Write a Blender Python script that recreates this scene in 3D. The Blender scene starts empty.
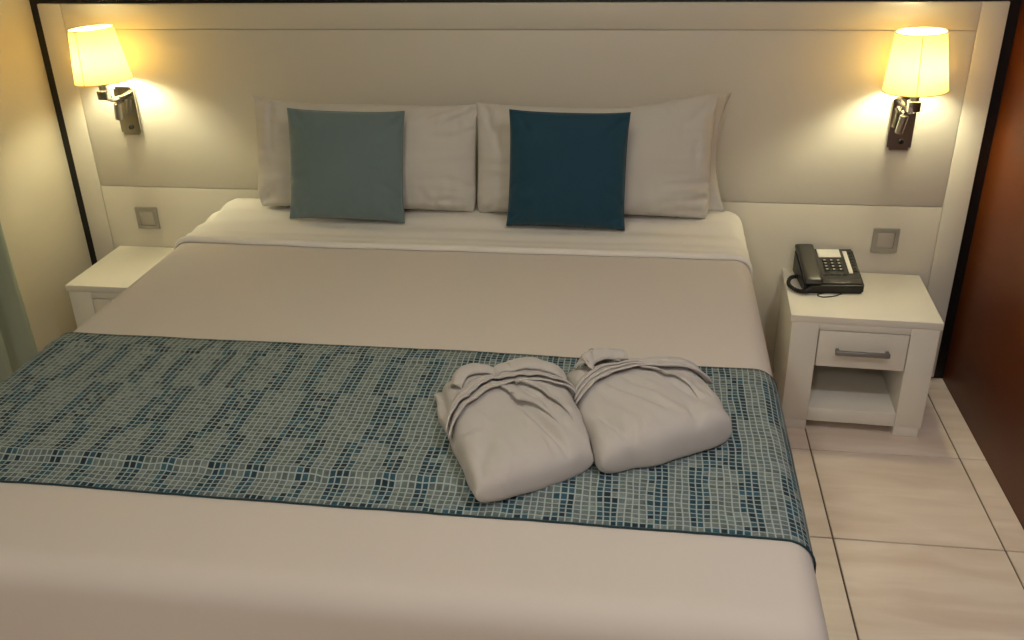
import bpy, bmesh, math, random
from mathutils import Vector, Matrix, noise

# ------------------------------------------------------------------ camera, world, lights, exposure
SC = bpy.context.scene
COL = SC.collection
CAM = Vector((0.5318, -3.1347, 1.7326))
YAW, PITCH, ROLL, FPX = -0.1521, -0.4578, -0.0237, 935.6
fw = Vector((math.sin(YAW)*math.cos(PITCH), math.cos(YAW)*math.cos(PITCH), math.sin(PITCH)))
rt = Vector((math.cos(YAW), -math.sin(YAW), 0.0))
up = rt.cross(fw)
r2 = rt*math.cos(ROLL) + up*math.sin(ROLL)
u2 = -rt*math.sin(ROLL) + up*math.cos(ROLL)
cd = bpy.data.cameras.new('camera')
cam = bpy.data.objects.new('camera', cd)
COL.objects.link(cam)
cam.matrix_world = Matrix(((r2.x, u2.x, -fw.x, CAM.x), (r2.y, u2.y, -fw.y, CAM.y),
                           (r2.z, u2.z, -fw.z, CAM.z), (0, 0, 0, 1)))
cd.sensor_fit = 'HORIZONTAL'
cd.sensor_width = 36.0
cd.lens = FPX/1024*36.0
cd.clip_start = 0.05
SC.camera = cam

BULB = 310.0            # emission of the wall lamp bulbs
FILL_FLOOR = 128.0            # emission of the added fill light over the tiled strip
FILL_BACK = 195.0             # emission of the added fill light behind the camera
FILL_CEIL = 8.5             # emission of the added ceiling fill light over the bed
w = bpy.data.worlds.new('world'); SC.world = w
w.use_nodes = True
w.node_tree.nodes['Background'].inputs[0].default_value = (0.02, 0.02, 0.02, 1)
w.node_tree.nodes['Background'].inputs[1].default_value = 1.0
SC.view_settings.view_transform = 'Standard'
SC.view_settings.look = 'None'
SC.view_settings.gamma = 1.0
SC.view_settings.use_curve_mapping = False
SC.view_settings.exposure = 0.0

# ------------------------------------------------------------------ helpers
def lin(h):
    c = [int(h[i:i+2], 16)/255 for i in (0, 2, 4)]
    return tuple(x/12.92 if x <= 0.04045 else ((x+0.055)/1.055)**2.4 for x in c) + (1.0,)

def new_mat(name):
    m = bpy.data.materials.new(name); m.use_nodes = True
    nt = m.node_tree
    return m, nt, nt.nodes['Principled BSDF']

def mat(name, col, rough=0.6, metal=0.0, bump=None, var=None, spec=0.5, sheen=0.0):
    """col hex; bump=(scale,strength,distance); var=(scale,amount) soft tonal mottling of the material itself"""
    m, nt, b = new_mat(name)
    b.inputs['Base Color'].default_value = lin(col)
    b.inputs['Roughness'].default_value = rough
    b.inputs['Metallic'].default_value = metal
    b.inputs['Specular IOR Level'].default_value = spec
    if sheen:
        b.inputs['Sheen Weight'].default_value = sheen
        b.inputs['Sheen Roughness'].default_value = 0.5
    tc = nt.nodes.new('ShaderNodeTexCoord')
    if var:
        n = nt.nodes.new('ShaderNodeTexNoise'); n.inputs['Scale'].default_value = var[0]; n.inputs['Detail'].default_value = 5
        nt.links.new(tc.outputs['Object'], n.inputs['Vector'])
        hsv = nt.nodes.new('ShaderNodeHueSaturation'); hsv.inputs['Color'].default_value = lin(col)
        mr = nt.nodes.new('ShaderNodeMapRange')
        mr.inputs['To Min'].default_value = 1-var[1]; mr.inputs['To Max'].default_value = 1+var[1]
        nt.links.new(n.outputs['Fac'], mr.inputs['Value'])
        nt.links.new(mr.outputs['Result'], hsv.inputs['Value'])
        nt.links.new(hsv.outputs['Color'], b.inputs['Base Color'])
    if bump:
        n = nt.nodes.new('ShaderNodeTexNoise'); n.inputs['Scale'].default_value = bump[0]; n.inputs['Detail'].default_value = 4
        nt.links.new(tc.outputs['Object'], n.inputs['Vector'])
        bp = nt.nodes.new('ShaderNodeBump'); bp.inputs['Strength'].default_value = bump[1]; bp.inputs['Distance'].default_value = bump[2]
        nt.links.new(n.outputs['Fac'], bp.inputs['Height'])
        nt.links.new(bp.outputs['Normal'], b.inputs['Normal'])
    return m

def emit(name, col, strength):
    m, nt, b = new_mat(name)
    b.inputs['Base Color'].default_value = lin(col)
    b.inputs['Emission Color'].default_value = lin(col)
    b.inputs['Emission Strength'].default_value = strength
    return m

def obj(name, verts, faces, m, parent=None, smooth=False, loc=(0, 0, 0), rot=(0, 0, 0)):
    me = bpy.data.meshes.new(name)
    me.from_pydata([tuple(v) for v in verts], [], faces)
    me.validate(); me.update()
    if smooth:
        me.polygons.foreach_set('use_smooth', [True]*len(me.polygons))
    return link(name, me, m, parent, loc, rot)

def link(name, me, m, parent=None, loc=(0, 0, 0), rot=(0, 0, 0)):
    if m and not me.materials: me.materials.append(m)
    o = bpy.data.objects.new(name, me); COL.objects.link(o)
    o.location = loc; o.rotation_euler = rot
    if parent: o.parent = parent
    return o

def bm_mesh(name, bm, smooth_angle=None):
    me = bpy.data.meshes.new(name)
    bmesh.ops.recalc_face_normals(bm, faces=bm.faces)
    bm.to_mesh(me); bm.free()
    if smooth_angle is not None:
        me.polygons.foreach_set('use_smooth', [True]*len(me.polygons))
        me.set_sharp_from_angle(angle=math.radians(smooth_angle))
    return me

def box(name, lo, hi, m, parent=None, bev=0.002, seg=2, loc=(0, 0, 0), rot=(0, 0, 0)):
    bm = bmesh.new()
    bmesh.ops.create_cube(bm, size=1)
    c = [(a+b)/2 for a, b in zip(lo, hi)]; s = [b-a for a, b in zip(lo, hi)]
    for v in bm.verts: v.co = Vector((c[0]+v.co.x*s[0], c[1]+v.co.y*s[1], c[2]+v.co.z*s[2]))
    if bev: bmesh.ops.bevel(bm, geom=bm.edges[:], offset=min(bev, min(s)*0.45), segments=seg, affect='EDGES', profile=0.5)
    return link(name, bm_mesh(name, bm, 40 if bev else None), m, parent, loc, rot)

def lathe(name, prof, m, parent=None, n=32, loc=(0, 0, 0), rot=(0, 0, 0), closed_ends=True):
    """prof: list of (r,z)"""
    V = []; F = []
    for r, z in prof:
        for k in range(n):
            a = 2*math.pi*k/n
            V.append((r*math.cos(a), r*math.sin(a), z))
    for i in range(len(prof)-1):
        for k in range(n):
            F.append((i*n+k, i*n+(k+1) % n, (i+1)*n+(k+1) % n, (i+1)*n+k))
    if closed_ends:
        F.append(tuple(range(n-1, -1, -1)))
        F.append(tuple((len(prof)-1)*n+k for k in range(n)))
    bm = bmesh.new(); me = bpy.data.meshes.new(name); me.from_pydata(V, [], F); bm.from_mesh(me)
    return link(name, bm_mesh(name, bm, 35), m, parent, loc, rot)

def tube(name, pts, r, m, parent=None, n=10, flat=1.0, loc=(0, 0, 0), rot=(0, 0, 0), cap=True, upv=(0, 0, 1)):
    pts = [Vector(p) for p in pts]
    rr = r if isinstance(r, (list, tuple)) else [r]*len(pts)
    V = []; F = []
    prev = None
    for i, p in enumerate(pts):
        t = (pts[min(i+1, len(pts)-1)]-pts[max(i-1, 0)]).normalized()
        a = t.cross(Vector(upv))
        if a.length < 1e-3: a = t.cross(Vector((1, 0, 0)))
        a.normalize()
        if prev and a.dot(prev) < 0: a = -a
        prev = a
        b = a.cross(t).normalized()
        for k in range(n):
            g = 2*math.pi*k/n
            V.append(p + a*math.cos(g)*rr[i] + b*math.sin(g)*rr[i]*flat)
    for i in range(len(pts)-1):
        for k in range(n):
            F.append((i*n+k, i*n+(k+1) % n, (i+1)*n+(k+1) % n, (i+1)*n+k))
    if cap:
        F.append(tuple(range(n-1, -1, -1))); F.append(tuple((len(pts)-1)*n+k for k in range(n)))
    bm = bmesh.new(); me = bpy.data.meshes.new(name); me.from_pydata([tuple(v) for v in V], [], F); bm.from_mesh(me)
    return link(name, bm_mesh(name, bm, 50), m, parent, loc, rot)

def catmull(pts, n=8):
    pts = [Vector(p) for p in pts]
    out = []
    for i in range(len(pts)-1):
        p0, p1, p2, p3 = pts[max(i-1, 0)], pts[i], pts[i+1], pts[min(i+2, len(pts)-1)]
        for k in range(n):
            t = k/n
            out.append(0.5*((2*p1)+(p2-p0)*t+(2*p0-5*p1+4*p2-p3)*t*t+(3*p1-p0-3*p2+p3)*t**3))
    out.append(pts[-1])
    return out

def thing(name, label, cat, loc=(0, 0, 0), rz=0.0, group=None):
    o = bpy.data.objects.new(name, None); COL.objects.link(o)
    o.empty_display_size = 0.1
    o.location = loc; o.rotation_euler = (0, 0, rz)
    return tag(o, label, cat, group)

def tag(o, label, cat, group=None):
    o['label'] = label; o['category'] = cat
    if group: o['group'] = group
    return o

def struct(o, label=None):
    o['kind'] = 'structure'
    if label: o['label'] = label
    return o

def sstep(a, b, x):
    t = max(0.0, min(1.0, (x-a)/(b-a)))
    return t*t*(3-2*t)

def nz(x, y, z=0.0): return noise.noise(Vector((x, y, z)))

# ------------------------------------------------------------------ materials
M_wall = mat('cream_wall_paint', 'cdc4ae', 0.75, bump=(180, 0.15, 0.002))
M_brown = mat('dark_brown_laminate', '56290d', 0.36, bump=(60, 0.05, 0.001), var=(3, 0.06), spec=0.22)
M_ceil = mat('ceiling_paint', 'd8d4cc', 0.9)
M_white = mat('white_lacquered_board', 'e9e4d8', 0.38, bump=(220, 0.04, 0.001))
M_board = mat('white_headboard_lacquer', 'dad4c6', 0.38, bump=(220, 0.04, 0.001))
M_black = mat('black_edge_board', '0b0a0a', 0.5)
M_grout = mat('dark_grout', '6b5b4c', 0.9)
M_sheet = mat('cotton_bedspread', 'd4cbc0', 0.85, bump=(900, 0.25, 0.0006), sheen=0.15)
M_linen = mat('white_cotton_sheet', 'ebe6dc', 0.85, bump=(700, 0.2, 0.0006), sheen=0.1)
M_pillow = mat('white_pillow_cotton', 'cec9c0', 0.85, bump=(500, 0.15, 0.0008), sheen=0.1)
M_teal_l = mat('grey_teal_velvet', '687b7c', 0.8, bump=(700, 0.3, 0.0006), sheen=0.5, var=(9, 0.06))
M_teal_d = mat('deep_teal_velvet', '063e52', 0.8, bump=(700, 0.3, 0.0006), sheen=0.2, var=(9, 0.06))
M_robe = mat('white_terry_cotton', 'c0bab3', 0.95, bump=(420, 0.5, 0.0012), sheen=0.2)
M_chrome = mat('polished_chrome', 'c9c5bd', 0.13, metal=1.0)
M_satin = mat('satin_metal', 'b0aca6', 0.3, metal=1.0)
M_plate = mat('silver_plastic_plate', 'a9a59c', 0.4, metal=0.35)
M_rock = mat('silver_plastic_rocker', 'b9b5ac', 0.4, metal=0.25)
M_handle = mat('grey_metal_handle', '8c8a88', 0.4, metal=0.7)
M_phone = mat('black_phone_plastic', '141313', 0.42, bump=(600, 0.08, 0.0004))
M_phone2 = mat('charcoal_handset_plastic', '2a2827', 0.33, bump=(600, 0.08, 0.0004))
M_key = mat('key_print_pale', 'cfcac0', 0.5)
M_keyd = mat('key_black', '1d1c1b', 0.4)
M_paper = mat('white_paper_card', 'f0ebdf', 0.6, var=(160, 0.10))
M_curtain = mat('grey_green_curtain', '98a08e', 0.9, bump=(400, 0.2, 0.0008))
M_mattress = mat('mattress_ticking', 'd8d4cc', 0.9)
M_base = mat('bed_base_fabric', 'c9c2b6', 0.9)
M_hem = mat('dark_teal_hem', '20383c', 0.9)
M_bulb = emit('warm_glowing_bulb', 'fff9ce', BULB)
M_floorfill = emit('floor_fill_glow', 'fffcff', FILL_FLOOR)
M_backfill = emit('back_fill_glow', 'fffbf9', FILL_BACK)
M_ceilfill = emit('ceiling_fill_glow', 'fff5d0', FILL_CEIL)

def tile_mat():
    m, nt, b = new_mat('beige_floor_tile')
    N = nt.nodes.new; L = nt.links.new
    oi = N('ShaderNodeObjectInfo'); tc = N('ShaderNodeTexCoord')
    add = N('ShaderNodeVectorMath'); add.operation = 'MULTIPLY_ADD'
    comb = N('ShaderNodeCombineXYZ')
    L(oi.outputs['Random'], comb.inputs[0]); L(oi.outputs['Random'], comb.inputs[1])
    add.inputs[1].default_value = (17, 23, 0)
    L(comb.outputs[0], add.inputs[0]); L(tc.outputs['Object'], add.inputs[2])
    mp = N('ShaderNodeMapping'); mp.inputs['Scale'].default_value = (1.6, 9, 1)
    L(add.outputs[0], mp.inputs['Vector'])
    n = N('ShaderNodeTexNoise'); n.inputs['Scale'].default_value = 1.6; n.inputs['Detail'].default_value = 8; n.inputs['Distortion'].default_value = 0.6
    L(mp.outputs[0], n.inputs['Vector'])
    cr = N('ShaderNodeValToRGB')
    cr.color_ramp.elements[0].position = 0.3; cr.color_ramp.elements[0].color = lin('e0cdbb')
    cr.color_ramp.elements[1].position = 0.68; cr.color_ramp.elements[1].color = lin('f3e4d6')
    L(n.outputs['Fac'], cr.inputs[0]); L(cr.outputs[0], b.inputs['Base Color'])
    b.inputs['Roughness'].default_value = 0.33
    return m
M_tile = tile_mat()

def shade_mat():
    m = bpy.data.materials.new('cream_lamp_shade_fabric'); m.use_nodes = True
    nt = m.node_tree; nt.nodes.clear(); N = nt.nodes.new; L = nt.links.new
    out = N('ShaderNodeOutputMaterial'); mx = N('ShaderNodeMixShader')
    d = N('ShaderNodeBsdfDiffuse'); t = N('ShaderNodeBsdfTranslucent')
    tc = N('ShaderNodeTexCoord'); wv = N('ShaderNodeTexNoise'); mp = N('ShaderNodeMapping')
    mp.inputs['Scale'].default_value = (90, 90, 3); wv.inputs['Scale'].default_value = 1.0
    L(tc.outputs['Object'], mp.inputs[0]); L(mp.outputs[0], wv.inputs['Vector'])
    cr = N('ShaderNodeValToRGB')
    cr.color_ramp.elements[0].position = 0.3; cr.color_ramp.elements[0].color = lin('d9b05c')
    cr.color_ramp.elements[1].position = 0.7; cr.color_ramp.elements[1].color = lin('e0b966')
    L(wv.outputs['Fac'], cr.inputs[0])
    d.inputs[0].default_value = lin('f3e9d2'); L(cr.outputs[0], t.inputs[0])
    mx.inputs[0].default_value = 0.19
    L(d.outputs[0], mx.inputs[1]); L(t.outputs[0], mx.inputs[2]); L(mx.outputs[0], out.inputs[0])
    return m
M_shade = shade_mat()
M_rim = mat('shade_rim_tape', 'd9b877', 0.8)

def runner_mat():
    """mosaic print: tone per cell from the face attribute, pale joint lines from the cell coordinates"""
    m, nt, b = new_mat('mosaic_print_fabric')
    N = nt.nodes.new; L = nt.links.new
    at = N('ShaderNodeAttribute'); at.attribute_name = 'cell_tone'
    uv = N('ShaderNodeUVMap'); uv.uv_map = 'cell'
    sp = N('ShaderNodeSeparateXYZ'); L(uv.outputs[0], sp.inputs[0])
    def edge(sock, wid):
        a = N('ShaderNodeMath'); a.operation = 'SUBTRACT'; a.inputs[1].default_value = 0.5; L(sock, a.inputs[0])
        c = N('ShaderNodeMath'); c.operation = 'ABSOLUTE'; L(a.outputs[0], c.inputs[0])
        r = N('ShaderNodeMapRange'); r.inputs['From Min'].default_value = 0.5-wid*1.5; r.inputs['From Max'].default_value = 0.5-wid*0.5
        L(c.outputs[0], r.inputs['Value']); return r.outputs['Result']
    mxx = N('ShaderNodeMath'); mxx.operation = 'MAXIMUM'
    L(edge(sp.outputs[0], 0.10), mxx.inputs[0]); L(edge(sp.outputs[1], 0.085), mxx.inputs[1])
    tc = N('ShaderNodeTexCoord'); n = N('ShaderNodeTexNoise'); n.inputs['Scale'].default_value = 120; n.inputs['Detail'].default_value = 3
    L(tc.outputs['Object'], n.inputs['Vector'])
    mr = N('ShaderNodeMapRange'); mr.inputs['From Min'].default_value = 0.3; mr.inputs['From Max'].default_value = 0.7
    mr.inputs['To Min'].default_value = 0.72; mr.inputs['To Max'].default_value = 1.2
    L(n.outputs['Fac'], mr.inputs['Value'])
    mul = N('ShaderNodeVectorMath'); mul.operation = 'SCALE'
    L(at.outputs['Color'], mul.inputs[0]); L(mr.outputs['Result'], mul.inputs['Scale'])
    mm = N('ShaderNodeMath'); mm.operation = 'MULTIPLY'; mm.inputs[1].default_value = 0.85; L(mxx.outputs[0], mm.inputs[0])
    mix = N('ShaderNodeMix'); mix.data_type = 'RGBA'
    L(mm.outputs[0], mix.inputs['Factor']); L(mul.outputs[0], mix.inputs['A']); mix.inputs['B'].default_value = lin('aab6b2')
    L(mix.outputs['Result'], b.inputs['Base Color'])
    b.inputs['Roughness'].default_value = 0.85
    return m
M_runner = runner_mat()

# ------------------------------------------------------------------ the room
XL, XR, YB, YF, ZC = -1.632, 1.632, 0.045, -4.7, 2.55
T = 0.12
floor = struct(box('floor', (XL-T, YF-T, -0.15), (XR+T, YB+T, -0.004), M_grout, bev=0), 'beige tiled floor with thin dark joints')
struct(box('wall_back', (XL-T, YB, -0.1), (XR+T, YB+T, ZC), M_wall, bev=0), 'wall behind the white headboard')
struct(box('wall_left', (XL-T, YF, -0.1), (XL, YB, ZC), M_wall, bev=0), 'cream painted side wall beside the curtain')
struct(box('wall_right', (XR, YF, -0.1), (XR+T, YB, ZC), M_brown, bev=0), 'dark brown side wall beside the nightstand')
struct(box('wall_front', (XL-T, YF-T, -0.1), (XR+T, YF, ZC), M_wall, bev=0), 'cream wall facing the bed')
struct(box('ceiling', (XL-T, YF-T, ZC), (XR+T, YB+T, ZC+T), M_ceil, bev=0), 'plain pale ceiling')
# tiles: 45 cm, joints recessed
TX, TY, TW, TH, G = 1.0944, -0.5012, 0.4576, 0.4424, 0.0045
shared = None
for i in range(-7, 2):
    for j in range(-9, 2):
        a0, a1 = TX+i*TW+G/2, TX+(i+1)*TW-G/2
        b0, b1 = TY+j*TH+G/2, TY+(j+1)*TH-G/2
        a0c, a1c, b0c, b1c = max(a0, XL+0.001), min(a1, XR-0.001), max(b0, YF+0.001), min(b1, YB-0.001)
        if a1c-a0c < 0.01 or b1c-b0c < 0.01: continue
        full = (a0c, a1c, b0c, b1c) == (a0, a1, b0, b1)
        cx, cy = (a0c+a1c)/2, (b0c+b1c)/2
        if full and shared:
            link('floor_tile', shared, M_tile, floor, (cx, cy, 0))
        else:
            hx, hy = (a1c-a0c)/2, (b1c-b0c)/2
            o = box('floor_tile', (-hx, -hy, -0.008), (hx, hy, 0), M_tile, floor, bev=0.0012, seg=1, loc=(cx, cy, 0))
            if full: shared = o.data

# black board behind the headboard, showing as a dark edge all around it
struct(box('trim_1', (XL, 0.018, 0.0), (XR, YB, 1.37), M_black, bev=0.001), 'black board framing the white headboard')

# ------------------------------------------------------------------ headboard
hb = thing('headboard', 'wide white panelled headboard with thin grooves and black surround', 'headboard', (0, 0, 0))
HT, g = 0.0045, 0.0013
XH, XGL, XGR, ZT, ZG1, ZG2, ZP = 1.594, -1.508, 1.5134, 1.3147, 1.2306, 0.6598, 0.093
box('backing_board', (-XH, 0.0048, 0.014), (XH, 0.0178, ZT), M_board, hb, 0.001)
box('stile', (-XH, 0, 0.014), (XGL-g, HT, ZT), M_board, hb, 0.0015)
box('stile', (XGR+g, 0, 0.014), (XH, HT, ZT), M_board, hb, 0.0015)
box('top_rail', (XGL+g, 0, ZG1+g), (XGR-g, HT, ZT), M_board, hb, 0.0015)
box('panel', (XGL+g, 0, ZG2+g), (XGR-g, HT, ZG1-g), M_board, hb, 0.0015)
box('panel', (XGL+g, 0, ZP+g), (XGR-g, HT, ZG2-g), M_board, hb, 0.0015)
box('plinth', (XGL+g, 0.0, 0.0), (XGR-g, HT, ZP-g), M_board, hb, 0.0015)

# ------------------------------------------------------------------ wall switches
def switch(x, z, label):
    t = thing('light_switch', label, 'light switch', (x, 0, z), group='silver switch plates on the headboard')
    W = 0.0425
    bm = bmesh.new()      # frame ring
    for (lo, hi) in (((-W, -W), (W, -W+0.014)), ((-W, W-0.014), (W, W)), ((-W, -W+0.014), (-W+0.014, W-0.014)), ((W-0.014, -W+0.014), (W, W-0.014))):
        r = bmesh.ops.create_cube(bm, size=1)
        for v in r['verts']:
            v.co = Vector(((lo[0]+hi[0])/2+v.co.x*(hi[0]-lo[0]), -0.0045+v.co.y*0.009, (lo[1]+hi[1])/2+v.co.z*(hi[1]-lo[1])))
    link('frame', bm_mesh('frame', bm), M_plate, t)
    box('rocker', (-0.0275, -0.0085, -0.0275), (0.0275, -0.0005, 0.0275), M_rock, t, 0.002, rot=(0.06, 0, 0))
switch(-1.3405, 0.5375, 'square silver light switch beside the pale bare nightstand')
switch(1.3465, 0.539, 'square silver light switch above the nightstand with the telephone')

# ------------------------------------------------------------------ wall lamps
def wall_lamp(x, z, label, lean):
    t = thing('wall_lamp', label, 'wall lamp', (x, 0, z), group='reading lamps on the headboard')
    # z local 0 = centre of the plate
    bm = bmesh.new(); bmesh.ops.create_cube(bm, size=1)
    for v in bm.verts: v.co = Vector((v.co.x*0.075, -0.006+v.co.y*0.012, v.co.z*0.172))
    es = [e for e in bm.edges if abs(e.verts[0].co.y-e.verts[1].co.y) > 0.005]
    bmesh.ops.bevel(bm, geom=es, offset=0.008, segments=4, affect='EDGES')
    link('wall_plate', bm_mesh('wall_plate', bm, 40), M_chrome, t)
    sx, sy = -0.005, -0.125
    zb, zt = 0.133, 0.306      # shade bottom and top
    arm = tube('arm', catmull([(0, -0.012, 0.052), (0, -0.05, 0.055), (0, -0.09, 0.06), (sx, sy, 0.075)], 6), [0.010]*19, M_chrome, t, 12)
    box('joint', (sx-0.018, sy-0.017, 0.068), (sx+0.018, sy+0.017, 0.1), M_chrome, t, 0.003)
    lathe('lamp_holder', [(0.014, 0.098), (0.014, 0.135), (0.018, 0.137), (0.018, 0.165), (0.010, 0.168)], M_satin, t, 20, loc=(sx, sy, 0))
    lathe('bulb', [(0.010, 0.168), (0.016, 0.176), (0.025, 0.188), (0.029, 0.203), (0.027, 0.218), (0.019, 0.230), (0.008, 0.2355)], M_bulb, t, 20, loc=(sx, sy, 0))
    # shade: thin double-walled cone, pleated very slightly
    n = 64; V = []; F = []
    rb, rtp = 0.094, 0.072
    prof = [(zb+(zt-zb)*k/8, rb+(rtp-rb)*k/8) for k in range(9)]
    for zz, r in prof:
        for k in range(n):
            a = 2*math.pi*k/n
            rr = r+0.0006*math.cos(a*16)
            V.append((rr*math.cos(a), rr*math.sin(a), zz))
    for i in range(8):
        for k in range(n): F.append((i*n+k, i*n+(k+1) % n, (i+1)*n+(k+1) % n, (i+1)*n+k))
    sh = obj('shade', V, F, M_shade, t, True, loc=(sx+lean, sy, 0), rot=(0, -0.05, 0))
    for zz, r, nm in ((zb, rb, 'bottom_rim'), (zt, rtp, 'top_rim')):
        P = [(r*math.cos(2*math.pi*k/48), r*math.sin(2*math.pi*k/48), zz) for k in range(49)]
        tube(nm, P, 0.0016, M_rim, sh, 6, cap=False)
    tube('seam', [((rb+0.001)*math.cos(-1.75), (rb+0.001)*math.sin(-1.75), zb), ((rtp+0.001)*math.cos(-1.75), (rtp+0.001)*math.sin(-1.75), zt)], 0.0012, M_rim, sh, 6)
    sp = []
    for k in range(3):           # shade carrier
        a = 0.4+2*math.pi*k/3
        tube('shade_spoke', [(sx+0.016*math.cos(a), sy+0.016*math.sin(a), 0.150), (sx+(rb-0.004)*math.cos(a), sy+(rb-0.004)*math.sin(a), zb+0.004)], 0.0016, M_satin, t, 6)
    # small reading spot on a bent stem
    tube('spot_stem', catmull([(-0.012, -0.012, 0.035), (-0.013, -0.035, 0.045), (-0.012, -0.048, 0.045), (-0.010, -0.05, 0.034)], 6), 0.005, M_chrome, t, 10)
    lathe('reading_spot', [(0.006, 0.032), (0.013, 0.028), (0.013, -0.028), (0.0105, -0.03), (0.0095, -0.024)], M_satin, t, 20, loc=(-0.012, -0.05, 0.008), rot=(0.10, 0.14, 0))
    lathe('knob', [(0.0085, 0), (0.0085, 0.006), (0.0065, 0.009)], M_black, t, 20, loc=(0.004, -0.0115, -0.058), rot=(math.pi/2, 0, 0))
    return t
wall_lamp(-1.330, 0.948, 'chrome wall lamp with glowing cream shade beside the cream wall', 0.016)
wall_lamp(1.338, 0.942, 'chrome wall lamp with glowing cream shade beside the dark brown wall', 0.003)

# ------------------------------------------------------------------ unseen ceiling fill light added over the bed
cl = thing('added_ceiling_fill', 'unseen round flush light added as fill above the bed', 'fill light', (0.0, -1.45, ZC))
lathe('rim', [(0.30, 0), (0.30, -0.05), (0.27, -0.055), (0.27, -0.02)], M_satin, cl, 40)
lathe('diffuser', [(0.262, -0.022), (0.262, -0.05), (0.2, -0.058), (0.05, -0.062)], M_ceilfill, cl, 40)

def added_fill_light(x, y, m, label):  # out-of-view ceiling fixture, added to brighten the room
    dl = thing('added_fill_light', label, 'fill light', (x, y, ZC), group='added round ceiling fill lights')
    lathe('rim', [(0.13, 0), (0.13, -0.02), (0.11, -0.024), (0.11, -0.008)], M_satin, dl, 32)
    lathe('diffuser', [(0.105, -0.009), (0.105, -0.02), (0.08, -0.023), (0.02, -0.025)], m, dl, 32)
added_fill_light(1.32, -2.15, M_floorfill, 'unseen small round light added as fill over the tiled strip by the brown wall')
added_fill_light(0.0, -4.0, M_backfill, 'unseen small round light added as fill in front of the wall facing the bed')

# ------------------------------------------------------------------ nightstands
def nightstand(x, label, rz=0.0, y=-0.004):
    t = thing('nightstand', label, 'nightstand', (x, y, 0), rz, group='white nightstands on both sides of the bed')
    W, D, H = 0.228, 0.378, 0.420
    P = 0.084
    box('top', (-W, -D, 0.396), (W, 0, H), M_white, t, 0.002)
    for s in (-1, 1):
        x0, x1 = sorted((s*(W-0.006), s*(W-0.006-P)))
        box('side', (x0, -D+0.001, 0.036), (x1, -0.002, 0.3957), M_white, t, 0.002)
        for y0 in (-D+0.003, -0.085):
            f0, f1 = sorted((s*(W-0.012), s*(W-0.006-P)))
            box('foot', (f0, y0, 0), (f1, y0+0.08, 0.0355), M_white, t, 0.002)
    xi = W-0.006-P
    box('bottom_shelf', (-xi+0.0005, -D+0.001, 0.036), (xi-0.0005, -0.002, 0.086), M_white, t, 0.002)
    box('top_rail', (-xi+0.0005, -D+0.001, 0.374), (xi-0.0005, -0.016, 0.3957), M_white, t, 0.001)
    box('back_panel', (-xi+0.0005, -0.014, 0.0865), (xi-0.0005, -0.003, 0.373), M_white, t, 0.001)
    box('drawer_divider', (-xi+0.0005, -D+0.03, 0.232), (xi-0.0005, -0.0145, 0.242), M_white, t, 0.001)
    d = box('drawer', (-xi+0.003, -D-0.001, 0.2445), (xi-0.003, -D+0.018, 0.3705), M_white, t, 0.002)
    box('drawer_box', (-xi+0.008, -D+0.0185, 0.247), (xi-0.008, -0.03, 0.355), M_white, d, 0.001)
    Yd = -D-0.001; zc = 0.306; L = 0.083
    h = box('handle', (-L, Yd-0.026, zc-0.008), (L, Yd-0.014, zc+0.008), M_handle, d, 0.004, 3)
    for sg in (-1, 1):
        a, b = sorted((sg*L*0.98, sg*L*0.84))
        box('handle_post', (a, Yd-0.0145, zc-0.006), (b, Yd+0.0005, zc+0.008), M_handle, d, 0.003)
    return t
nightstand(1.246, 'white nightstand with one drawer holding the black telephone', math.radians(-2.2), -0.0095)
nightstand(-1.252, 'white nightstand with bare top, half hidden behind the bed')

# ------------------------------------------------------------------ bed
BX0, BX1, BY0, BY1, BZ, BR = -0.945, 0.848, -2.03, -0.055, 0.668, 0.055
bed = thing('bed', 'wide double bed with upholstered base standing against the headboard', 'bed', (0, 0, 0))
box('base', (BX0+0.04, BY0+0.05, 0.10), (BX1-0.04, BY1-0.012, 0.36), M_base, bed, 0.02, 3)
box('mattress', (BX0+0.014, BY0+0.014, 0.362), (BX1-0.014, BY1-0.012, BZ-0.022), M_mattress, bed, 0.05, 5)
for x in (BX0+0.12, BX1-0.12):
    for y in (BY0+0.15, BY1-0.15):
        lathe('leg', [(0.02, 0), (0.03, 0.1)], M_black, bed, 20, loc=(x, y, 0))

def bed_bump(s, t):
    """soft undulation of the covered mattress"""
    h = 0.004*nz(s*2.2, t*2.2, 1.3)+0.0015*nz(s*6, t*4, 4.1)
    h += 0.007*sstep(-0.7, -0.15, t)
    return h

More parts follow.
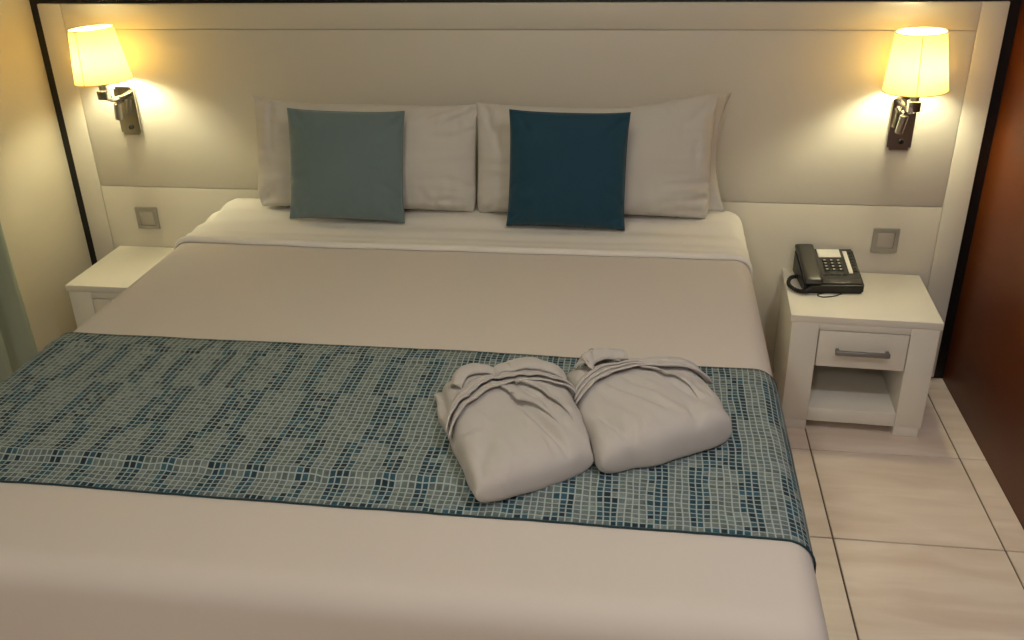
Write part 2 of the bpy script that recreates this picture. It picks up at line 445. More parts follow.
def drape(s, t, off=0.0, flare=0.03, bump=True):
    """cloth coordinates (s across, t along the bed) -> point on the covered mattress"""
    r = BR
    xi0, xi1, yi0 = BX0+r, BX1-r, BY0+r
    ox = s-xi1 if s > xi1 else (s-xi0 if s < xi0 else 0.0)
    oy = t-yi0 if t < yi0 else 0.0
    cx = min(max(s, xi0), xi1); cy = max(t, yi0)
    d = max(abs(ox), abs(oy))
    if d < 1e-9: dirx, diry = 0, 0
    elif oy == 0: dirx, diry = (1 if ox > 0 else -1), 0
    elif ox == 0: dirx, diry = 0, -1
    else:
        a = (abs(oy)/d)*math.pi/4 if abs(ox) >= abs(oy) else math.pi/2-(abs(ox)/d)*math.pi/4
        dirx, diry = math.cos(a)*(1 if ox > 0 else -1), -math.sin(a)
    rr = r+off; q = r*math.pi/2
    if d < q: rad = rr*math.sin(d/r); dz = -(rr-rr*math.cos(d/r))
    else:
        e = d-q; rad = rr+flare*e; dz = -rr-e
        wob = 0.006*sstep(0, 0.15, e)
        rad += wob*(nz(s*3.1, t*3.1, 9)+0.6*nz(s*7, t*7, 2))
    if ox and oy and d > q*0.5:
        rad += 0.022*math.exp(-((abs(ox)-abs(oy)*0.8)/0.035)**2)*sstep(q*0.5, q*1.5, d)-0.012*math.exp(-((abs(ox)-abs(oy)*0.5)/0.03)**2)*sstep(q*0.6, q*1.5, d)
    z = BZ+off+dz
    if bump: z += bed_bump(s, t)*(1-sstep(0, q, d))
    return Vector((cx+dirx*rad, cy+diry*rad, z))

def cloth(name, ss, ts, fn, m, thick=0.004):
    V = [fn(s, t) for t in ts for s in ss]
    n = len(ss)
    F = [(j*n+i, j*n+i+1, (j+1)*n+i+1, (j+1)*n+i) for j in range(len(ts)-1) for i in range(n-1)]
    o = obj(name, V, F, m, None, True)
    md = o.modifiers.new('thickness', 'SOLIDIFY'); md.thickness = thick; md.offset = -1
    return o

def span(a, b, n): return [a+(b-a)*k/n for k in range(n+1)]
DROP = 0.40
ss = span(BX0-DROP, BX0+0.09, 44) + span(BX0+0.1, BX1-0.1, 80) + span(BX1-0.09, BX1+DROP, 44)
ts = span(BY0-DROP, BY0+0.09, 44) + span(BY0+0.1, -0.30, 80)
spread = cloth('bedspread', ss, ts, lambda s, t: drape(s, t), M_sheet)
tag(spread, 'plain beige cotton bedspread covering the double bed', 'bedspread')

# under sheet at the head end, peeping out below the pillows
ts2 = span(-0.36, BY1-0.012, 18)
def under(s, t):
    p = drape(s, t, -0.005)
    p.z += -0.028*sstep(-0.15, BY1, t)**2+0.0045*nz(s*14, t*14, 7)
    return p
us = tag(cloth('bottom_sheet', ss, ts2, under, M_linen, 0.003), 'white sheet on the mattress showing at the foot of the pillows', 'sheet')

# turned-down top sheet
def flap(s, t):
    # t from front fold (-0.56) to the back
    e = t+0.555+0.012*math.sin(s*2.1+0.6)-0.018*s
    p = drape(s, t-0.0+0.012*math.sin(s*2.1+0.6)*0-0.0, 0.0)
    lift = 0.009*math.exp(-((e-0.016)/0.02)**2)+0.0055+0.004*math.exp(-((e-0.075)/0.02)**2)
    lift += 0.004*nz(s*2.5+2, t*9, 3.3)+0.003*math.sin(e*55+1.2*nz(s*2, 0, 5))*sstep(0.03, 0.1, e)
    if e < 0.006: lift = 0.0045
    p.z += lift
    if abs(p.x-(BX0+BX1)/2) > (BX1-BX0)/2-BR*0.5: p.x += 0.004 if p.x > 0 else -0.004
    return p
def flap_edge(s): return -0.555-0.012*math.sin(s*2.1+0.6)+0.018*s
nS, nT = len(ss), 34
V = []
for k in range(nT+1):
    for s in ss:
        t0 = flap_edge(s)
        V.append(flap(s, t0+(-0.15-t0)*(k/nT)))
F = [(j*nS+i, j*nS+i+1, (j+1)*nS+i+1, (j+1)*nS+i) for j in range(nT) for i in range(nS-1)]
fl = obj('top_sheet', V, F, M_linen, None, True)
md = fl.modifiers.new('thickness', 'SOLIDIFY'); md.thickness = 0.006; md.offset = -1
tag(fl, 'white top sheet turned down over the bedspread below the pillows', 'sheet')

# ------------------------------------------------------------------ bed runner with mosaic print
random.seed(11)
CW, CH = 0.0131, 0.0128
R0, R1 = -1.803, -1.195          # front and back edges along the bed
rows = int(round((R1-R0)/CH))
cols = int(round((BX1-BX0+0.56)/CW))
S0 = BX0-0.28
def runner_lift(s, t):
    """folded lining: a ridge step a hand's width from the front edge, and a faint one at the back"""
    fade = 1-sstep(0.15, 0.75, s)
    h = 0.004
    h += (0.010*fade+0.001)*sstep(R0+0.066, R0+0.086, t)
    h += 0.004*math.exp(-((t-R0-0.090)/0.012)**2)*fade
    h -= 0.003*math.exp(-((t-R1+0.085)/0.008)**2)
    h -= 0.004*sstep(R1-0.05, R1, t)
    h += 0.0012*nz(s*8, t*12, 6)
    return h
def runner_pt(i, j):
    s = S0+i*CW; t = R0+j*CH
    ws = s+0.0032*nz(s*34, t*16, 1)+0.004*nz(s*5, t*4, 12)
    wt = t+(0.0034*nz(s*30, t*34, 8)+0.002*nz(s*3, t*3, 5))*(1 if 0 < j < rows else 0.3)
    lf = runner_lift(ws, wt)
    p = drape(ws, wt, 0.0)
    r = BR; xi0, xi1 = BX0+r, BX1-r
    q = r*math.pi/2
    if xi0 <= ws <= xi1: p.z += lf
    else:
        d = (ws-xi1) if ws > xi1 else (xi0-ws)
        a = min(d/r, math.pi/2); sg = 1 if ws > xi1 else -1
        p.x += sg*math.sin(a)*max(lf, 0.004); p.z += math.cos(a)*lf
    return p
V = [runner_pt(i, j) for j in range(rows+1) for i in range(cols+1)]
F = []; tones = []
PER = 13
def stripes(j):
    """column ranges of the two dark bands for row j counted from the back edge"""
    jj = j+10
    st = (jj//14) % 2
    ph = jj % 14
    return st, ph
DARK = [lin('12333f'), lin('173f4c'), lin('1f4a58'), lin('0c2833'), lin('2a5460')]
GREY = [lin('5f6c69'), lin('65726e'), lin('596663'), lin('6b7774'), lin('5f6d6f'), lin('717d78')]
for j in range(rows):
    jb = rows-1-j
    st, ph = stripes(jb)
    sh = 0 if st == 0 else 2
    for i in range(cols):
        c = i % PER
        # band one is centred near column 2, band two near column 6; they part by two columns in every other block
        a0 = 1-sh; b0 = 5+sh
        def inband(cc, lo, wdt): return (cc-lo) % PER < wdt
        dark = inband(c, a0, 2) or inband(c, b0, 2)
        part = (inband(c, a0+2, 1) and ph in (4, 5, 6, 7, 8)) or (inband(c, b0-1, 1) and ph in (3, 4, 5, 6, 9)) 
        if ph in (0, 1):      # steps between blocks are widened
            part = part or inband(c, a0-1+(1 if st == 0 else 2), 2) or inband(c, b0-1, 2)
        r = random.random()
        if dark and r < 0.05: dark = False
        if part and r < 0.72: dark = True
        if (inband(c, a0+2, 1) or inband(c, b0-1, 1)) and r < 0.42: dark = True
        col = random.choice(DARK) if dark else random.choice(GREY)
        k = random.uniform(0.82, 1.16)
        tones.append((col[0]*k, col[1]*k, col[2]*k, 1))
        n = cols+1
        F.append((j*n+i, j*n+i+1, (j+1)*n+i+1, (j+1)*n+i))
me = bpy.data.meshes.new('bed_runner')
me.from_pydata([tuple(v) for v in V], [], F); me.update()
me.polygons.foreach_set('use_smooth', [True]*len(me.polygons))
at = me.attributes.new('cell_tone', 'FLOAT_COLOR', 'FACE')
at.data.foreach_set('color', [x for t_ in tones for x in t_])
uvl = me.uv_layers.new(name='cell')
uvl.data.foreach_set('uv', [0, 0, 1, 0, 1, 1, 0, 1]*len(F))
runner = link('bed_runner', me, M_runner)
md = runner.modifiers.new('thickness', 'SOLIDIFY'); md.thickness = 0.003; md.offset = -1
tag(runner, 'blue-green mosaic print bed runner across the foot of the bed', 'bed runner')
for j in (0, rows):
    P = [runner_pt(i, j) + Vector((0, -0.0005 if j == 0 else 0.0005, -0.0015)) for i in range(cols+1)]
    tube('hem', P, 0.0021, M_hem, runner, 6)

# ------------------------------------------------------------------ pillows and cushions
def pillow_grid(W, H, Tk, px, pz, wr, seed, n=72, m_=52, pw=0.55, ear=0.0, rise=None, lumps=0.0, rc=0.0, creases=()):
    """closed cushion, upright: x width, z height, y depth; front faces -y"""
    V = []; F = []; idx = {}
    def pt(u, v, side):
        x = W/2*u*(1-px*(1-v*v)*abs(u)**3)
        z = H/2*v*(1-pz*(1-u*u)*abs(v)**3)
        if v > 0 and rise: z += v**3*rise(u)
        # pointed corners
        e = (abs(u)*abs(v))**6
        x += ear*e*(1 if u > 0 else -1); z += ear*e*(1 if v > 0 else -1)
        x *= 1-rc*abs(u)**5*max(0, -v)**7; z *= 1-rc*abs(v)**7*abs(u)**7*(1 if v < 0 else 0)
        th = Tk/2*((1-abs(u)**2.4)*(1-abs(v)**2.4))**pw
        th *= 1+lumps*nz(u*1.5+seed, v*1.5, side*3)
        th *= 1-0.12*v
        # creases running in from corners and edges
        rad = abs(u)**2+abs(v)**2
        cre = nz(u*7*W/0.4+seed, v*2.2, 3+side)*abs(v)**2*(1-abs(v)**8)+nz(u*2.2+seed, v*7, 7+side)*abs(u)**3*(1-abs(u)**10)
        dgn = nz((u-v)*5, (u+v)*1.2+seed, side)*(abs(u*v))**1.5*(1-max(abs(u), abs(v))**10)
        y = side*(th+wr*(cre+dgn)*min(1, th*14/Tk))
        if side < 0:
            for (au, av, bu, bv, dep, wid) in creases:
                L2 = (bu-au)**2+(bv-av)**2
                k = max(0, min(1, ((u-au)*(bu-au)+(v-av)*(bv-av))/L2))
                du, dv = u-(au+k*(bu-au)), (v-(av+k*(bv-av)))*H/W
                sd = math.copysign(1, du*(bv-av)-dv*(bu-au))
                q_ = math.hypot(du, dv)/wid
                y += dep*(1-k)**0.6*math.exp(-q_*q_)*(1-0.9*sd*q_)*min(1, th*8/Tk)
        return (x, y, z)
    def gi(i, j, side):
        bd = i in (0, n) or j in (0, m_)
        k = (i, j, 0 if bd else side)
        if k not in idx:
            # denser sampling near the edges
            u = math.sin((2*i/n-1)*math.pi/2*0.92)/math.sin(math.pi/2*0.92)
            v = math.sin((2*j/m_-1)*math.pi/2*0.92)/math.sin(math.pi/2*0.92)
            idx[k] = len(V); V.append(pt(u, v, side))
        return idx[k]
    for i in range(n):
        for j in range(m_):
            F.append((gi(i, j, -1), gi(i+1, j, -1), gi(i+1, j+1, -1), gi(i, j+1, -1)))
            F.append((gi(i, j, 1), gi(i, j+1, 1), gi(i+1, j+1, 1), gi(i+1, j, 1)))
    return V, F

def flange(name, parent, pts_in, pts_out, m):
    """open end of a pillowcase: a wavy strip of cloth beyond the filling"""
    a = catmull(pts_in, 6); b = catmull(pts_out, 6)
    V = []; F = []; K = 6
    for k in range(K+1):
        for i in range(len(a)):
            f = k/K
            p = a[i].lerp(b[i], f); p.y += 0.007*math.sin(i*0.55+k*0.5)*f
            V.append(p)
    n = len(a)
    F = [(j*n+i, j*n+i+1, (j+1)*n+i+1, (j+1)*n+i) for j in range(K) for i in range(n-1)]
    o = obj(name, V, F, m, parent, True)
    md = o.modifiers.new('thickness', 'SOLIDIFY'); md.thickness = 0.003; md.offset = 0
    return o

ZTOP = BZ+0.012
# left white pillow
PW, PH = 0.758, 0.350
pl = thing('pillow', 'white bed pillow behind the light grey-teal cushion', 'pillow', (-0.402, -0.190, ZTOP+0.001), group='white pillows leaning on the headboard')
V, F = pillow_grid(PW, PH, 0.165, 0.012, 0.03, 0.018, 3.1, pw=0.42, rc=0.05, creases=[(0.97, 0.9, 0.55, 0.45, 0.012, 0.035), (0.8, 0.98, 0.45, 0.72, 0.009, 0.03), (0.98, 0.55, 0.68, 0.35, 0.010, 0.03), (0.98, -0.5, 0.72, -0.35, 0.010, 0.03), (-0.95, -0.9, -0.7, -0.45, 0.012, 0.035), (0.7, -0.95, 0.5, -0.5, 0.008, 0.03), (-0.86, 0.9, -0.82, -0.2, 0.009, 0.03)], ear=0.008, rise=lambda u: 0.012*sstep(-0.6, -1, u)-0.006*sstep(0.2, 0.9, u), lumps=0.2)
pr = math.radians(-15)
b = obj('filled_case', V, F, M_pillow, pl, True, loc=(0, 0, PH/2-0.005), rot=(pr, 0, 0))
flange('case_flap', b, [(-0.352, 0.03, -0.15), (-0.35, 0.035, -0.05), (-0.35, 0.035, 0.06), (-0.36, 0.03, 0.14), (-0.345, 0.02, 0.178)],
       [(-0.365, 0.045, -0.155), (-0.374, 0.05, -0.06), (-0.374, 0.05, 0.06), (-0.388, 0.045, 0.15), (-0.398, 0.04, 0.193)], M_pillow)
# right white pillow
PW2, PH2 = 0.760, 0.350
pr_ = thing('pillow', 'white bed pillow behind the dark teal cushion', 'pillow', (0.356, -0.190, ZTOP+0.001), group='white pillows leaning on the headboard')
V, F = pillow_grid(PW2, PH2, 0.165, 0.012, 0.04, 0.018, 8.4, pw=0.42, rc=0.05, creases=[(0.62, 0.95, 0.8, 0.35, 0.012, 0.035), (0.96, 0.95, 0.7, 0.55, 0.012, 0.035), (0.97, -0.3, 0.6, -0.38, 0.011, 0.03), (0.97, -0.6, 0.62, -0.68, 0.011, 0.03), (0.85, 0.3, 0.86, -0.4, 0.008, 0.03), (-0.93, 0.9, -0.72, -0.2, 0.012, 0.035), (-0.85, -0.9, -0.7, -0.4, 0.008, 0.03), (0.93, -0.85, 0.7, -0.85, 0.01, 0.03)], ear=0.008, rise=lambda u: 0.035*sstep(0.1, 1, u), lumps=0.2)
b = obj('filled_case', V, F, M_pillow, pr_, True, loc=(0, 0, PH2/2-0.005), rot=(pr, 0, 0))
flange('case_flap', b, [(0.355, 0.03, -0.15), (0.35, 0.035, -0.06), (0.352, 0.035, 0.06), (0.365, 0.03, 0.15), (0.33, 0.01, 0.195)],
       [(0.43, 0.05, -0.155), (0.405, 0.055, -0.07), (0.392, 0.055, 0.06), (0.405, 0.05, 0.15), (0.43, 0.04, 0.222)], M_pillow)

def cushion(x, y, m, label, W, H, seed, rz=0.0, ry=0.0):
    t = thing('cushion', label, 'cushion', (x, y, ZTOP+0.004), rz, group='square velvet cushions on the bed')
    V, F = pillow_grid(W, H, 0.095, 0.02, 0.02, 0.010, seed, 48, 48, pw=0.45, ear=0.004, creases=[(0.9, 0.9, 0.5, 0.5, 0.006, 0.05), (-0.95, -0.3, -0.55, -0.15, 0.006, 0.05), (0.95, -0.5, 0.6, -0.2, 0.006, 0.05), (-0.85, 0.9, -0.6, 0.5, 0.006, 0.05), (-0.9, -0.85, -0.55, -0.6, 0.006, 0.05)])
    b = obj('cover', V, F, m, t, True, loc=(0, 0, H/2), rot=(math.radians(-14), ry, 0))
    # piped seam around the edge
    P = []
    for k in range(4):
        for q in range(20):
            f = -1+2*q/20
            u, v = [(f, -1), (1, f), (-f, 1), (-1, -f)][k]
            x_ = W/2*u*(1-0.02*(1-v*v)*abs(u)**3); z_ = H/2*v*(1-0.02*(1-u*u)*abs(v)**3)
            e = (abs(u)*abs(v))**6
            P.append((x_+0.004*e*(1 if u > 0 else -1), 0, z_+0.004*e*(1 if v > 0 else -1)))
    P.append(P[0])
    tube('seam', P, 0.0022, m, b, 6, cap=False, upv=(0, 1, 0))
cushion(-0.429, -0.317, M_teal_l, 'light grey-teal square velvet cushion', 0.378, 0.345, 21.0, ry=0.012)
cushion(0.286, -0.324, M_teal_d, 'dark teal square velvet cushion', 0.364, 0.352, 5.5, ry=0.012)

# ------------------------------------------------------------------ folded bathrobes
class Robe:
    def __init__(self, corners, H, seed, base):
        self.c = [Vector(p) for p in corners]    # back-left, back-right, front-right, front-left (plan)
        self.H, self.seed, self.base = H, seed, base
        self.extra = None
    def at(self, u, v, top=True):
        """u 0..1 left to right, v 0..1 back to front"""
        c = self.c; a, b_ = 2*u-1, 2*v-1
        bu = 0.012*(1-b_*b_); bv = 0.012*(1-a*a)
        p = (c[0]*(1-u)*(1-v)+c[1]*u*(1-v)+c[2]*u*v+c[3]*(1-u)*v)
        ctr = sum(c, Vector((0, 0)))/4
        rnd = 1-0.012*(abs(a)*abs(b_))**5
        p = ctr+(p-ctr)*rnd
        ex = (c[1]-c[0]).normalized(); ey = (c[3]-c[0]).normalized()
        p = p+ex*a*abs(a)*bu*0.7+ey*b_*abs(b_)*bv
        p = p+ex*a**5*0.006*nz(v*6, self.seed, 1)+ey*b_**5*0.007*nz(u*6, self.seed, 2)
        e = ((1-abs(a)**7)**0.40)*((1-abs(b_)**7)**0.40)
        z0 = 0.022
        if not top: return Vector((p.x, p.y, z0*(1-min(1, e*2))))
        h = z0+(self.H-z0)*e*(0.86+0.14*(1-a*a)*(1-b_*b_))
        h += e*(0.008*nz(u*2.5, v*2.5, self.seed)+0.006*nz(u*6+v*3, v*2, self.seed+3)+0.0035*nz((u-v*0.6)*13, (u+v)*2.5, self.seed+5)+0.002*nz(u*20, v*9, self.seed+8))
        if self.extra: h += e*self.extra(u, v)
        return Vector((p.x, p.y, h))
    def mesh(self, n=60):
        V = []; F = []; idx = {}
        def gi(i, j, top):
            k = (i, j, True if (i in (0, n) or j in (0, n)) else top)
            if k not in idx:
                u = 0.5+0.5*math.sin((2*i/n-1)*math.pi/2*0.95)/math.sin(math.pi/2*0.95)
                v = 0.5+0.5*math.sin((2*j/n-1)*math.pi/2*0.95)/math.sin(math.pi/2*0.95)
                idx[k] = len(V); V.append(self.at(u, v, k[2]))
            return idx[k]
        for i in range(n):
            for j in range(n):
                F.append((gi(i, j, True), gi(i, j+1, True), gi(i+1, j+1, True), gi(i+1, j, True)))
                F.append((gi(i, j, False), gi(i+1, j, False), gi(i+1, j+1, False), gi(i, j+1, False)))
        return V, F
    def patch(self, A, B, nA, nB, off, lo=0.0):
        """strip of cloth lying on the robe between curves A and B given in (u,v)"""
        a = catmull([(x, y, 0) for x, y in A], nA); b_ = catmull([(x, y, 0) for x, y in B], nA)
        V = []; n = len(a)
        for k in range(nB+1):
            f = k/nB
            for i in range(n):
                q = a[i].lerp(b_[i], f)
                u, v = min(max(q.x, 0.004), 0.996), min(max(q.y, 0.004), 0.996)
                p = self.at(u, v)
                d = 0.01
                nu = self.at(min(u+d, .999), v)-self.at(max(u-d, .001), v)
                nv = self.at(u, min(v+d, .999))-self.at(u, max(v-d, .001))
                nn = nv.cross(nu)
                nn = nn.normalized() if nn.length > 1e-9 else Vector((0, 0, 1))
                if nn.z < 0: nn = -nn
                V.append(p+nn*off(f, i/(n-1)))
        F = [(j*n+i, j*n+i+1, (j+1)*n+i+1, (j+1)*n+i) for j in range(nB) for i in range(n-1)]
        return V, F

def cloth_part(name, VF, parent, thick=0.004):
    o = obj(name, VF[0], VF[1], M_robe, parent, True)
    bm = bmesh.new(); bm.from_mesh(o.data)
    bmesh.ops.recalc_face_normals(bm, faces=bm.faces)
    if sum(f.normal.z for f in bm.faces) < 0: bmesh.ops.reverse_faces(bm, faces=bm.faces[:])
    bm.to_mesh(o.data); bm.free()
    md = o.modifiers.new('thickness', 'SOLIDIFY'); md.thickness = thick; md.offset = -1
    return o

RB = BZ+0.0115
def robe(label, corners, H, seed, belt, lapel, collar, extra):
    t = thing('bathrobe', label, 'bathrobe', (0, 0, RB), group='folded white bathrobes on the runner')
    r = Robe(corners, H, seed, RB); r.extra = extra
    V, F = r.mesh()
    obj('folded_body', V, F, M_robe, t, True)
    VV = []; FF = []
    for k in range(3):
        A = [tuple(Vector(p).lerp(Vector(q), k/3-0.02)) for p, q in zip(*belt)]
        B = [tuple(Vector(p).lerp(Vector(q), (k+1)/3+0.03)) for p, q in zip(*belt)]
        v_, f_ = r.patch(A, B, 10, 5, lambda f, x: 0.0025+0.0035*k*0.5+0.0085*f)
        FF += [tuple(i+len(VV) for i in q) for q in f_]; VV += v_
    cloth_part('belt', (VV, FF), t, 0.004)
    ur = Robe([Vector(c)+Vector(d) for c, d in zip(corners, ((-0.016, -0.016), (0.0, -0.015), (-0.03, 0.03), (-0.004, 0.035)))], 0.036, seed+1.7, RB)
    V, F = ur.mesh(40)
    obj('under_fold', V, F, M_robe, t, True)
    for A, B in lapel:
        cloth_part('lapel', r.patch(A, B, 10, 12, lambda f, x: 0.0015+0.0095*(1-sstep(0.0, 0.9, f))**0.8*(1-0.97*sstep(0.4, 0.85, x))-0.007*sstep(0.68, 0.88, x)), t, 0.004)
    for A, B, hh in collar:
        cloth_part('collar', r.patch(A, B, 10, 12, lambda f, x: 0.003+hh*math.sin(math.pi*min(1, 0.12+0.8*f))*(0.35+0.65*math.sin(math.pi*min(1, max(0, 0.08+0.84*x))))), t, 0.006)
    return r

def grooves(lines):
    """creases pressed into the cloth: list of ((u0,v0),(u1,v1),depth,width)"""
    def fn(u, v):
        h = 0
        for (a, b, dep, wid) in lines:
            ax, ay = a; bx, by = b
            L2 = (bx-ax)**2+(by-ay)**2
            k = max(0, min(1, ((u-ax)*(bx-ax)+(v-ay)*(by-ay))/L2))
            dx, dy = u-(ax+k*(bx-ax)), v-(ay+k*(by-ay))
            h -= dep*math.exp(-(dx*dx+dy*dy)/(wid*wid))*math.sin(math.pi*(0.15+0.7*k))
        return h
    return fn

robe('folded white bathrobe nearer the bed centre, belt tied across it',
     [(0.112, -1.425), (0.352, -1.340), (0.458, -1.650), (0.250, -1.790)], 0.078, 2.2,
     ([(0.0, 0.36), (0.12, 0.24), (0.35, 0.15), (0.65, 0.19), (0.985, 0.30)], [(0.0, 0.56), (0.15, 0.43), (0.38, 0.32), (0.67, 0.33), (0.985, 0.43)]),
     [([(0.42, 0.31), (0.56, 0.48), (0.72, 0.70), (0.83, 0.996)], [(0.58, 0.31), (0.68, 0.47), (0.80, 0.68), (0.88, 0.996)]),
      ([(0.60, 0.31), (0.73, 0.47), (0.86, 0.70), (0.92, 0.996)], [(0.95, 0.40), (0.97, 0.55), (0.985, 0.75), (0.985, 0.996)])],
     [([(0.06, 0.14), (0.15, 0.01), (0.30, 0.0), (0.44, 0.08)], [(0.14, 0.22), (0.22, 0.14), (0.32, 0.13), (0.42, 0.15)], 0.020),
      ([(0.40, 0.06), (0.60, 0.0), (0.80, 0.0), (0.99, 0.05)], [(0.42, 0.16), (0.60, 0.17), (0.80, 0.20), (0.99, 0.28)], 0.016)],
     grooves([((0.50, 0.42), (0.74, 0.97), 0.013, 0.025), ((0.58, 0.55), (0.78, 0.99), 0.010, 0.018), ((0.2, 0.75), (0.05, 0.95), 0.008, 0.04), ((0.62, 0.82), (0.68, 1.0), 0.008, 0.02), ((0.43, 0.02), (0.44, 0.2), 0.02, 0.03), ((0.0, 0.6), (0.15, 0.62), 0.01, 0.03)]))
robe('folded white bathrobe nearer the edge of the bed by the nightstand',
     [(0.375, -1.345), (0.648, -1.315), (0.722, -1.528), (0.470, -1.672)], 0.085, 6.7,
     ([(0.02, 0.30), (0.22, 0.14), (0.55, 0.10), (0.985, 0.22)], [(0.02, 0.50), (0.25, 0.33), (0.57, 0.26), (0.985, 0.35)]),
     [([(0.50, 0.25), (0.66, 0.37), (0.80, 0.58), (0.80, 0.996)], [(0.68, 0.26), (0.82, 0.40), (0.90, 0.6), (0.90, 0.996)])],
     [([(0.06, 0.12), (0.16, 0.0), (0.34, 0.0), (0.48, 0.07)], [(0.18, 0.20), (0.24, 0.12), (0.36, 0.09), (0.48, 0.11)], 0.034),
      ([(0.42, 0.05), (0.6, 0.0), (0.8, 0.0), (0.97, 0.08)], [(0.44, 0.11), (0.6, 0.12), (0.8, 0.16), (0.97, 0.22)], 0.010)],
     grooves([((0.25, 0.38), (0.55, 0.78), 0.011, 0.025), ((0.05, 0.6), (0.2, 0.95), 0.012, 0.03), ((0.38, 0.34), (0.5, 0.55), 0.009, 0.02), ((0.72, 0.7), (0.72, 1.0), 0.009, 0.02), ((0.3, 0.85), (0.25, 1.0), 0.007, 0.03), ((0.62, 0.3), (0.74, 0.6), 0.006, 0.02)]))

# ------------------------------------------------------------------ telephone
ph = thing('desk_telephone', 'black corded desk telephone on the white nightstand', 'telephone', (1.153, -0.112, 0.4202), math.radians(4))
# wedge body, local x right, y towards the wall, z up
def wedge(name, x0, x1, y0, y1, zf, zb_, zlo, m, parent, bev=0.004):
    bm = bmesh.new()
    vs = [bm.verts.new(p) for p in ((x0, y0, zlo), (x1, y0, zlo), (x1, y1, zlo), (x0, y1, zlo), (x0, y0, zf), (x1, y0, zf), (x1, y1, zb_), (x0, y1, zb_))]
    for f in ((3, 2, 1, 0), (4, 5, 6, 7), (0, 1, 5, 4), (1, 2, 6, 5), (2, 3, 7, 6), (3, 0, 4, 7)): bm.faces.new([vs[i] for i in f])
    bmesh.ops.bevel(bm, geom=bm.edges[:], offset=bev, segments=3, affect='EDGES')
    return link(name, bm_mesh(name, bm, 40), m, parent)
PX0, PX1, PY0, PY1, ZF, ZBk = -0.098, 0.096, -0.095, 0.095, 0.036, 0.088
wedge('body', PX0, PX1, PY0, PY1, ZF, ZBk, 0.0, M_phone, ph, 0.006)
tilt = math.atan2(ZBk-ZF, PY1-PY0)
fp = bpy.data.objects.new('face_panel', None)
def on_face(x, f): # f 0 front .. 1 back
    return Vector((x, PY0+(PY1-PY0)*f, ZF+(ZBk-ZF)*f))
def facebox(name, x, f, wx, wy, h, m, bev=0.001, parent=ph):
    p = on_face(x, f)
    return box(name, (-wx/2, -wy/2, -0.001), (wx/2, wy/2, h), m, parent, bev, 2, loc=p, rot=(tilt, 0, 0))
bpy.data.objects.remove(fp)
facebox('front_lip', 0.028, 0.09, 0.122, 0.026, 0.0015, mat('phone_lip_plastic', '3a3734', 0.3), 0.0006)
facebox('number_card', 0.010, 0.845, 0.075, 0.044, 0.0015, M_paper, 0.0005)
facebox('memory_strip', 0.064, 0.60, 0.013, 0.120, 0.0015, M_paper, 0.0005)
for r_ in range(7):
    facebox('memory_key', 0.080, 0.36+0.085*r_, 0.011, 0.009, 0.0025, M_keyd, 0.001)
for r_ in range(4):
    for c_ in range(3):
        k = facebox('key', -0.012+c_*0.0225, 0.635-r_*0.083, 0.016, 0.0105, 0.004, M_keyd, 0.0015)
        box('key_print', (-0.0035, -0.0025, 0.0041), (0.0035, 0.0025, 0.0044), M_key, k, 0)
for c_ in range(4):
    facebox('function_key', -0.018+c_*0.02, 0.265, 0.015, 0.008, 0.003, M_keyd, 0.001)
hs = facebox('handset_cradle', -0.068, 0.5, 0.05, 0.18, 0.003, M_phone, 0.001)
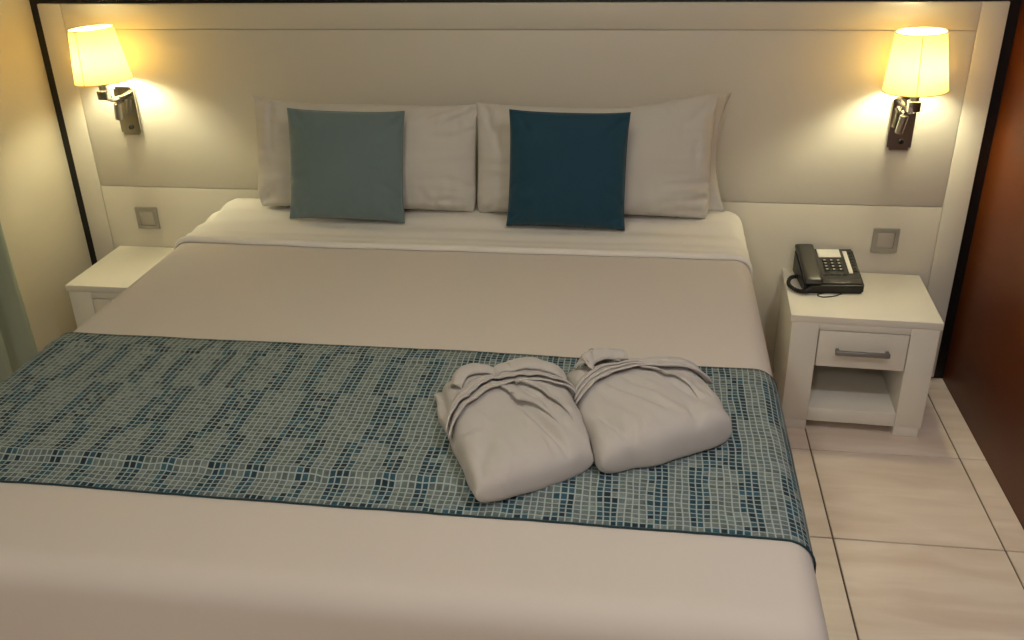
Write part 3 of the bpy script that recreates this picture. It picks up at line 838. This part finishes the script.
# handset: arched bar with two blocks
n = 24; V = []; F = []
sec = 16
for i in range(n+1):
    f = i/n; y = -0.104+0.208*f
    e = abs(2*f-1)
    wid = 0.0295+0.001*e
    top = 0.021-0.003*e**6
    botm = 0.002+0.006*(1-sstep(0.45, 0.7, e))
    if i in (0, n): wid *= 0.86; top -= 0.005; botm += 0.003
    for k in range(sec):
        a = 2*math.pi*k/sec
        cx_ = math.copysign(abs(math.cos(a))**0.45, math.cos(a)); sz = math.copysign(abs(math.sin(a))**0.45, math.sin(a))
        V.append((cx_*wid, y, (top+botm)/2+sz*(top-botm)/2))
for i in range(n):
    for k in range(sec): F.append((i*sec+k, i*sec+(k+1) % sec, (i+1)*sec+(k+1) % sec, (i+1)*sec+k))
F.append(tuple(range(sec-1, -1, -1))); F.append(tuple(n*sec+k for k in range(sec)))
hso = obj('handset', V, F, M_phone2, ph, True, loc=on_face(-0.070, 0.5), rot=(tilt, 0, 0))
hso.data.set_sharp_from_angle(angle=math.radians(50))
# coiled cord looping out on the handset side
base = catmull([(-0.075, -0.10, 0.028), (-0.095, -0.105, 0.014), (-0.122, -0.085, 0.010), (-0.137, -0.045, 0.012), (-0.125, -0.005, 0.018), (-0.098, 0.012, 0.016), (-0.09, 0.0, 0.012)], 40)
P = []
for i, p in enumerate(base):
    t_ = (base[min(i+1, len(base)-1)]-base[max(i-1, 0)]).normalized()
    a = t_.cross(Vector((0, 0, 1))).normalized(); b_ = a.cross(t_)
    g_ = i*1.15
    P.append(p+(a*math.cos(g_)+b_*math.sin(g_))*0.0052)
tube('coiled_cord', P, 0.0024, M_phone, ph, 6)
tube('line_cord', catmull([(0.03, -0.093, 0.004), (0.0, -0.112, 0.002), (-0.04, -0.122, 0.002), (-0.055, -0.105, 0.002), (-0.03, -0.094, 0.004)], 8), 0.0018, M_phone, ph, 6)

# ------------------------------------------------------------------ curtain along the cream wall
V = []; F = []
n = 90; rws = 14
for j in range(rws+1):
    z = 0.02+(2.42-0.02)*j/rws
    for i in range(n+1):
        f = i/n
        y = -0.525-1.35*f
        x = XL+0.062+0.034*math.sin(f*math.pi*2*9+0.8)*(1-0.25*j/rws)+0.012*nz(f*9, z*0.8, 2)
        V.append((x, y+0.008*nz(f*5, z, 4), z))
F = [(j*(n+1)+i, j*(n+1)+i+1, (j+1)*(n+1)+i+1, (j+1)*(n+1)+i) for j in range(rws) for i in range(n)]
cu = obj('curtain', V, F, M_curtain, None, True)
md = cu.modifiers.new('thickness', 'SOLIDIFY'); md.thickness = 0.004
tag(cu, 'grey-green curtain hanging beside the cream wall', 'curtain')
rod = tag(tube('curtain_rail', [(XL+0.058, -0.48, 2.44), (XL+0.058, -1.98, 2.44)], 0.012, M_satin), 'slim metal curtain rail above the grey-green curtain', 'curtain rail')
